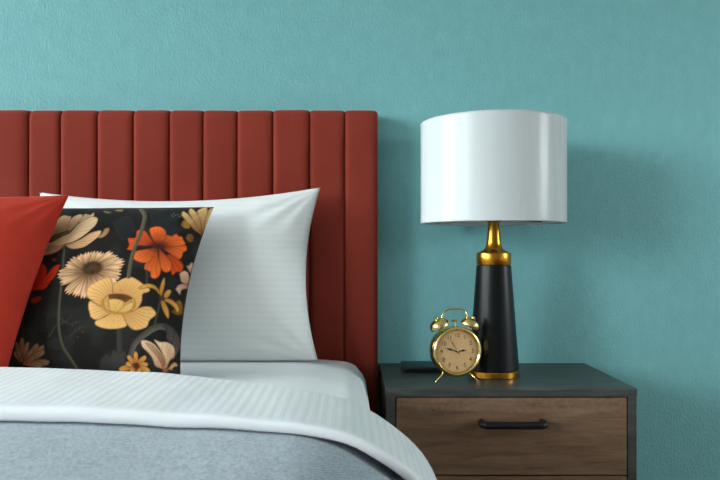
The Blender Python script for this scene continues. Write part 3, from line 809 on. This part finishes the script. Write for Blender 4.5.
    ('poly',[(0.76,-0.184),(0.739,-0.121),(0.747,-0.037),(0.767,0.018),(0.785,-0.045),(0.781,-0.144),(0.775,-0.187)],(196,128,44),(232,172,84),0.779,-0.212,16,(100,60,20)),
    ('poly',[(0.792,-0.199),(0.797,-0.148),(0.826,-0.104),(0.86,-0.109),(0.851,-0.165),(0.823,-0.203)],(196,128,44),(232,172,84),0.779,-0.212,16,(100,60,20)),
    ('poly',[(0.806,-0.208),(0.867,-0.197),(0.93,-0.223),(0.965,-0.275),(0.948,-0.317),(0.915,-0.277),(0.859,-0.247),(0.81,-0.234)],(196,128,44),(232,172,84),0.779,-0.212,20,(100,60,20)),
    ('poly',[(0.772,-0.239),(0.788,-0.3),(0.832,-0.373),(0.871,-0.404),(0.865,-0.325),(0.828,-0.259),(0.8,-0.233)],(196,128,44),(232,172,84),0.779,-0.212,20,(100,60,20)),
    ('disc',0.782,-0.211,0.038,0.027,0,(70,50,24),(96,70,36),1,0.3),
    ('line',[(0.504,-0.817),(0.539,-0.725),(0.618,-0.634),(0.718,-0.547),(0.805,-0.504),(0.877,-0.503)],0.024,0.035,(104,98,86),(66,62,56)),
    ('poly',[(0.818,-0.488),(0.889,-0.474),(0.957,-0.514),(0.999,-0.578),(0.999,-0.658),(0.962,-0.76),(0.924,-0.821),(0.952,-0.719),(0.928,-0.652),(0.867,-0.619),(0.857,-0.547)],(98,88,80),(70,64,60),0.931,-0.804,12,(46,42,40)),
    ('poly',[(0.856,-0.916),(0.886,-0.891),(0.945,-0.826),(0.979,-0.855),(0.928,-0.905)],(170,120,80),(206,160,116),0.856,-0.916,8,(70,45,25)),
    ('poly',[(0.841,-0.911),(0.846,-0.828),(0.817,-0.749),(0.777,-0.694),(0.741,-0.647),(0.807,-0.659),(0.885,-0.646),(0.946,-0.681),(0.948,-0.771),(0.899,-0.829),(0.872,-0.901)],(188,134,94),(246,208,168),0.849,-0.91,26,(70,45,25)),
    ('poly',[(0.844,-0.911),(0.804,-0.911),(0.751,-0.892),(0.724,-0.827),(0.68,-0.779),(0.626,-0.738),(0.609,-0.685),(0.65,-0.665),(0.739,-0.685),(0.817,-0.759),(0.855,-0.833)],(188,134,94),(246,208,168),0.849,-0.91,30,(70,45,25)),
    ('poly',[(0.827,-0.909),(0.787,-0.82),(0.698,-0.736),(0.652,-0.694),(0.725,-0.702),(0.807,-0.772),(0.847,-0.85)],(160,108,72),(214,170,128),0.841,-0.911,18,(70,45,25)),
    ('poly',[(0.819,-0.914),(0.869,-0.901),(0.888,-0.922),(0.842,-0.941)],(176,104,62),(140,80,48),0.819,-0.914,0,(70,45,25)),
    ('poly',[(0.922,-0.89),(0.983,-0.854),(1.042,-0.9),(0.963,-0.932)],(44,38,34),(34,30,28),0.922,-0.89,0,(70,45,25)),
    ('petal',0.56,-0.914,0.381,-0.958,0.026,(0.5,2.2),0.0,3,(170,96,34),(230,162,80),(96,54,20)),
    ('petal',0.56,-0.914,0.457,-0.904,0.026,(0.5,2.2),0.0,3,(170,96,34),(230,162,80),(96,54,20)),
    ('petal',0.56,-0.914,0.475,-0.829,0.026,(0.5,2.2),0.0,3,(170,96,34),(230,162,80),(96,54,20)),
    ('petal',0.56,-0.914,0.555,-0.781,0.026,(0.5,2.2),0.0,3,(170,96,34),(230,162,80),(96,54,20)),
    ('petal',0.56,-0.914,0.662,-0.814,0.026,(0.5,2.2),0.0,3,(170,96,34),(230,162,80),(96,54,20)),
    ('petal',0.56,-0.914,0.684,-0.887,0.026,(0.5,2.2),0.0,3,(170,96,34),(230,162,80),(96,54,20)),
    ('petal',0.56,-0.914,0.702,-0.946,0.026,(0.5,2.2),0.0,3,(170,96,34),(230,162,80),(96,54,20)),
    ('petal',0.56,-0.914,0.605,-0.962,0.026,(0.5,2.2),0.0,3,(170,96,34),(230,162,80),(96,54,20)),
    ('petal',0.56,-0.914,0.498,-0.969,0.026,(0.5,2.2),0.0,3,(170,96,34),(230,162,80),(96,54,20)),
    ('disc',0.56,-0.914,0.046,0.034,0,(84,46,22),(130,74,32),1,0.25),
    ('petal',-0.606,-0.886,-0.695,-0.623,0.033,(0.5,3),0.04,4,(120,64,32),(160,120,88),(40,28,20)),
    ('petal',-0.606,-0.886,-0.602,-0.682,0.03,(0.5,3),0.04,4,(120,64,32),(160,120,88),(40,28,20)),
    ('petal',-0.606,-0.886,-0.476,-0.712,0.037,(0.5,3),0.04,4,(120,64,32),(160,120,88),(40,28,20)),
    ('petal',-0.606,-0.886,-0.401,-0.739,0.033,(0.5,3),0.04,4,(120,64,32),(160,120,88),(40,28,20)),
    ('petal',-0.606,-0.886,-0.383,-0.795,0.037,(0.5,3),0.04,4,(120,64,32),(160,120,88),(40,28,20)),
    ('petal',-0.606,-0.886,-0.316,-0.903,0.033,(0.5,3),0.04,4,(120,64,32),(160,120,88),(40,28,20)),
    ('petal',-0.606,-0.886,-0.389,-0.921,0.033,(0.5,3),0.04,4,(120,64,32),(160,120,88),(40,28,20)),
    ('petal',-0.606,-0.886,-0.733,-0.75,0.03,(0.5,3),0.04,4,(120,64,32),(160,120,88),(40,28,20)),
    ('petal',-0.606,-0.886,-0.758,-0.657,0.027,(0.5,3),0.04,4,(120,64,32),(160,120,88),(40,28,20)),
    ('petal',-0.606,-0.886,-0.525,-0.757,0.033,(0.5,3),0.04,4,(120,64,32),(160,120,88),(40,28,20)),
    ('petal',-0.606,-0.886,-0.483,-0.845,0.03,(0.5,3),0.04,4,(120,64,32),(160,120,88),(40,28,20)),
    ('disc',-0.586,-0.892,0.021,0.017,0,(214,110,40),(130,60,24),0,0.5),
    ('disc',-0.547,-0.903,0.021,0.017,0,(214,110,40),(130,60,24),0,0.5),
    ('disc',-0.625,-0.855,0.021,0.017,0,(214,110,40),(130,60,24),0,0.5),
    ('disc',-0.531,-0.889,0.021,0.017,0,(214,110,40),(130,60,24),0,0.5),

]
cols = np.ones((len(fl.data.vertices), 4)); cols[:, :3] = np.array(srgb(32, 30, 27)[:3])
cols[:fl_front, :3] = paint(fl_uv[:fl_front], PRINT)
at = fl.data.attributes.new('print', 'FLOAT_COLOR', 'POINT'); at.data.foreach_set('color', cols.astype(np.float32).ravel())

# ------------------------------------------------------------------ nightstand
NX0, NX1, NY0, NY1, NZ = .078, .578, -.317, -.006, .48
ns = thing('nightstand', ((NX0 + NX1) / 2, (NY0 + NY1) / 2, 0), 'charcoal nightstand with brown rustic wood drawers beside the bed', 'nightstand')
def in_ns(o, p=None):
    o.parent = p or ns
    if not p: o.matrix_parent_inverse = Matrix.Translation(ns.location).inverted()
    return o
in_ns(obj('top_panel', box(NX0, NX1, NY0, NY1, NZ - .0165, NZ, .0009, 1), M_carcass, smooth=False))
for a, b in ((NX0 + .0008, NX0 + .0180), (NX1 - .0180, NX1 - .0008)):
    in_ns(obj('side_panel', box(a, b, NY0 + .001, NY1, .12, NZ - .0165, .0006, 1), M_carcass, smooth=False))
in_ns(obj('back_panel', box(NX0 + .018, NX1 - .018, NY1 - .008, NY1 - .001, .137, NZ - .0165), M_inside, smooth=False))
in_ns(obj('bottom_panel', box(NX0 + .018, NX1 - .018, NY0 + .001, NY1 - .008, .12, .1365), M_carcass, smooth=False))
zt = NZ - .0165 - .0022
for k in range(2):
    z1 = zt - k * .1565; z0 = z1 - .1535
    bm = box(NX0 + .0205, NX1 - .0205, NY0 + .0012, NY0 + .018, z0, z1, .0008, 1)
    d = in_ns(obj('drawer', bm, M_front, smooth=False))
    bm = bmesh.new()
    for a, b in ((NX0 + .024, NX0 + .034), (NX1 - .034, NX1 - .024)): add_box(bm, a, b, NY0 + .0185, NY1 - .02, z0 + .015, z1 - .02)
    add_box(bm, NX0 + .0345, NX1 - .0345, NY0 + .0185, NY1 - .02, z0 + .015, z0 + .022)
    in_ns(obj('drawer_box', bm, M_inside, smooth=False), d)
    xc, zc = .3278, z1 - .0487; hy = NY0 + .0012
    pts = arc_pts([(xc - .0605, hy - .0005, zc), (xc - .0605, hy - .017, zc), (xc - .0565, hy - .0225, zc), (xc - .0490, hy - .0245, zc), (xc, hy - .0245, zc), (xc + .0490, hy - .0245, zc), (xc + .0565, hy - .0225, zc), (xc + .0605, hy - .017, zc), (xc + .0605, hy - .0005, zc)], 6)
    in_ns(obj('handle', tube(pts, .0074, 14), M_black_metal, sharp=60), d)
for x in (NX0 + .03, NX1 - .03):
    for y in (NY0 + .03, NY1 - .03):
        in_ns(obj('leg', lathe([(0, 0), (.009, 0), (.014, .1198), (0, .1198)], 16, Matrix.Translation((x, y, 0))), M_black_metal))

# ------------------------------------------------------------------ table lamp
LX, LY = .3222, -.173
lamp = thing('table_lamp', (LX, LY, NZ), 'table lamp with white drum shade on tapered black and brass base', 'lamp')
obj('base_ring', lathe([(0, .0004), (.0533, .0004), (.0550, .002), (.0550, .0135), (.0538, .0148), (0, .0148)], 96), M_brass, lamp)
obj('body', lathe([(0, .0150), (.0530, .0150), (.0542, .0165), (.0375, .2415), (.0365, .2427), (0, .2427)], 96), M_black_body, lamp)
nk = obj('neck', lathe([(0, .2429), (.0366, .2429), (.0376, .2445), (.0376, .266), (.0366, .2692), (.0300, .2722), (.0215, .2765), (.0178, .2825), (.0160, .292), (.0142, .310), (.0125, .328), (.0120, .338), (0, .338)], 96), M_brass, lamp)
obj('socket', lathe([(0, .3382), (.017, .3382), (.018, .340), (.018, .349), (.0145, .351), (.0145, .395), (0, .395)], 40), M_dark_cap, lamp)
obj('bulb', lathe([(0, .3952), (.013, .3952), (.014, .41), (.022, .43), (.029, .455), (.026, .478), (.012, .49), (0, .492)], 40), M_white_paint, lamp)
SB, ST, SR = .3345, .5530, .1564
SO = Matrix.Translation((-.0030, 0, 0))
sh = obj('lamp_shade', lathe([(SR, SB), (SR, ST), (SR - .0016, ST), (SR - .0016, SB)], 160, SO, closed=True), M_shade, lamp, sharp=40)
obj('lining', lathe([(SR - .0019, SB + .004), (SR - .0019, ST - .004), (SR - .0025, ST - .004), (SR - .0025, SB + .004)], 160, SO, closed=True), M_lining, sh, sharp=40)
for z in (SB + .0015, ST - .0015):
    obj('rim', lathe([(SR - .0022 + .0029 * math.cos(a), z + .0024 * math.sin(a)) for a in [2 * PI * k / 10 for k in range(10)]], 160, SO, closed=True), M_shade, sh)
bm = lathe([(.021 + .003 * math.cos(a), .3445 + .003 * math.sin(a)) for a in [2 * PI * k / 10 for k in range(10)]], 48, closed=True)
for k in range(3):
    a = math.radians(32 + 120 * k)
    add_tube(bm, [(.022 * math.cos(a), .022 * math.sin(a), .3445), (.15 * math.cos(a), .15 * math.sin(a), .3405), ((SR - .003) * math.cos(a) - .003, (SR - .003) * math.sin(a), .3405)], .0014, 8)
obj('shade_carrier', bm, M_dark_cap, sh)

# ------------------------------------------------------------------ alarm clock
CZ = .0648
clock = thing('alarm_clock', (.2265, -.240, NZ), 'small gold twin-bell alarm clock with kraft dial in front of lamp', 'clock', math.radians(10))
FY = Matrix.Translation((0, 0, CZ)) @ Matrix.Rotation(PI / 2, 4, 'X')          # local +Z -> -Y (towards the viewer)
R = .0522
case = obj('case', lathe([(0, -.0235), (.040, -.0235), (.0475, -.021), (.0510, -.015), (.0518, -.006), (.0516, .008), (0, .008)], 96, FY), M_gold, clock, sharp=50)
obj('bezel', lathe([(R - .0010, .0082), (R, .0105), (R, .0175), (R - .0018, .0205), (R - .0050, .0212), (.0445, .0190), (.0438, .0135), (.0438, .0082)], 96, FY, closed=True), M_gold, clock, sharp=50)
dial = obj('dial', lathe([(0, .0085), (.0434, .0085), (.0434, .0150), (0, .0150)], 96, FY), M_dial, clock)
def numerals():
    me_all = bmesh.new()
    for k in range(1, 13):
        cu = bpy.data.curves.new('numeral', 'FONT'); cu.body = str(k); cu.size = .0118; cu.align_x = 'CENTER'; cu.align_y = 'CENTER'; cu.extrude = .00015
        to = bpy.data.objects.new('numeral', cu); COL.objects.link(to)
        dg = bpy.context.evaluated_depsgraph_get(); me = bpy.data.meshes.new_from_object(to.evaluated_get(dg))
        a = PI / 2 - 2 * PI * k / 12; r = .0335
        me.transform(FY @ Matrix.Translation((r * math.cos(a), r * math.sin(a), .0152)))
        me_all.from_mesh(me); bpy.data.objects.remove(to); bpy.data.curves.remove(cu); bpy.data.meshes.remove(me)
    return me_all
obj('numerals', numerals(), M_ink, dial, smooth=False)
def hand(name, deg, L, w, z, tail):
    bm = bmesh.new(); a = math.radians(90 - deg); M = FY @ Matrix.Rotation(a, 4, 'Z')
    out = [(-tail, -w * .5), (L * .35, -w * .45), (L * .62, -w), (L * .78, -w * .5), (L, -w * .12), (L, w * .12), (L * .78, w * .5), (L * .62, w), (L * .35, w * .45), (-tail, w * .5)]
    lo = [bm.verts.new(M @ Vector((x, y, z))) for x, y in out]; hi = [bm.verts.new(M @ Vector((x, y, z + .0004))) for x, y in out]
    bm.faces.new(lo); bm.faces.new(hi)
    for i in range(len(out)): j = (i + 1) % len(out); bm.faces.new((lo[i], lo[j], hi[j], hi[i]))
    return obj(name, bm, M_ink, clock, smooth=False)
hand('hour_hand', 81, .0205, .0022, .0158, .004)
hand('minute_hand', 288, .0275, .0020, .0165, .005)
hand('alarm_hand', 329, .033, .0009, .0172, .009)
obj('hand_pin', lathe([(0, .0152), (.0018, .0152), (.0018, .0180), (.0010, .0184), (0, .0184)], 20, FY), M_gold, clock)
obj('glass', lathe([(0, .0187), (.0440, .0187), (.0440, .0192), (0, .0192)], 64, FY), M_glass, clock)
for s in (-1, 1):
    B = Matrix.Translation((s * .0318, -.001, CZ + .0495)) @ Matrix.Rotation(math.radians(26 * s), 4, 'Y')
    b = obj('bell', lathe([(.0196, 0), (.0208, .0004), (.0211, .0024), (.0205, .0075), (.0180, .0125), (.0130, .0165), (.0060, .0183), (0, .0186), (0, .0174), (.0060, .0171), (.0125, .0153), (.0170, .0116), (.0193, .0072), (.0198, .0024)], 56, B), M_gold, clock, sharp=50)
    obj('bell_post', lathe([(0, -.012), (.0022, -.012), (.0022, .0170), (0, .0170)], 16, B), M_gold, b)
    obj('knob', lathe([(0, .0187), (.0042, .0187), (.0046, .0200), (.0040, .0225), (.0020, .0238), (0, .0240)], 24, B), M_gold, b)
obj('hammer', add_lathe(tube([(0, -.001, CZ + .0505), (0, -.001, CZ + .062), (-.001, -.001, CZ + .0635)], .0012, 10), [(0, -.0065), (.0026, -.0060), (.0030, -.003), (.0030, .003), (.0026, .0060), (0, .0065)], 20, Matrix.Translation((-.001, -.001, CZ + .0635)) @ Matrix.Rotation(PI / 2, 4, 'Y')), M_gold, clock)
hp = arc_pts([(-.0292, .001, CZ + .0655), (-.0265, .001, CZ + .0745), (-.0215, .001, CZ + .0825), (-.0130, .001, CZ + .0868), (0, .001, CZ + .0873), (.0130, .001, CZ + .0868), (.0215, .001, CZ + .0825), (.0265, .001, CZ + .0745), (.0292, .001, CZ + .0655)], 6)
obj('handle', tube(hp, .0018, 12), M_gold, clock)
for s in (-1, 1):
    obj('leg', tube([(s * .0262, -.006, .0235), (s * .0300, -.008, .0165), (s * .0442, -.010, .0022), (s * .0453, -.0102, .0008)], [.0024, .0024, .0019, .0008], 14), M_gold, clock)

# ------------------------------------------------------------------ black case lying at the wall
bm = box(.126, .232, -.1445, -.056, NZ + .0003, NZ + .0133, .0028, 3)
for v in bm.verts:
    if v.co.z < NZ + .004: v.co.x += .004 if v.co.x < .18 else -.004; v.co.y += .003 if v.co.y < -.1 else -.003
tag(obj('flat_case', bm, M_black_case), 'flat black case lying behind the alarm clock', 'case')

# ------------------------------------------------------------------ camera
cam = bpy.data.cameras.new('camera'); co = bpy.data.objects.new('camera', cam); COL.objects.link(co)
co.location = (0, -1.71, .76); co.rotation_euler = (PI / 2, 0, 0)
cam.lens = 35; cam.sensor_width = 36; cam.shift_x = 13 / 720; cam.shift_y = 8 / 720
cam.clip_start = .02
cam.dof.use_dof = True; cam.dof.focus_distance = 1.5; cam.dof.aperture_fstop = 9
SC.camera = co
SC.cycles.caustics_reflective = False; SC.cycles.caustics_refractive = False
vs = SC.view_settings; vs.view_transform = 'Standard'; vs.look = 'None'; vs.exposure = EXPOSURE; vs.gamma = 1; vs.use_curve_mapping = False
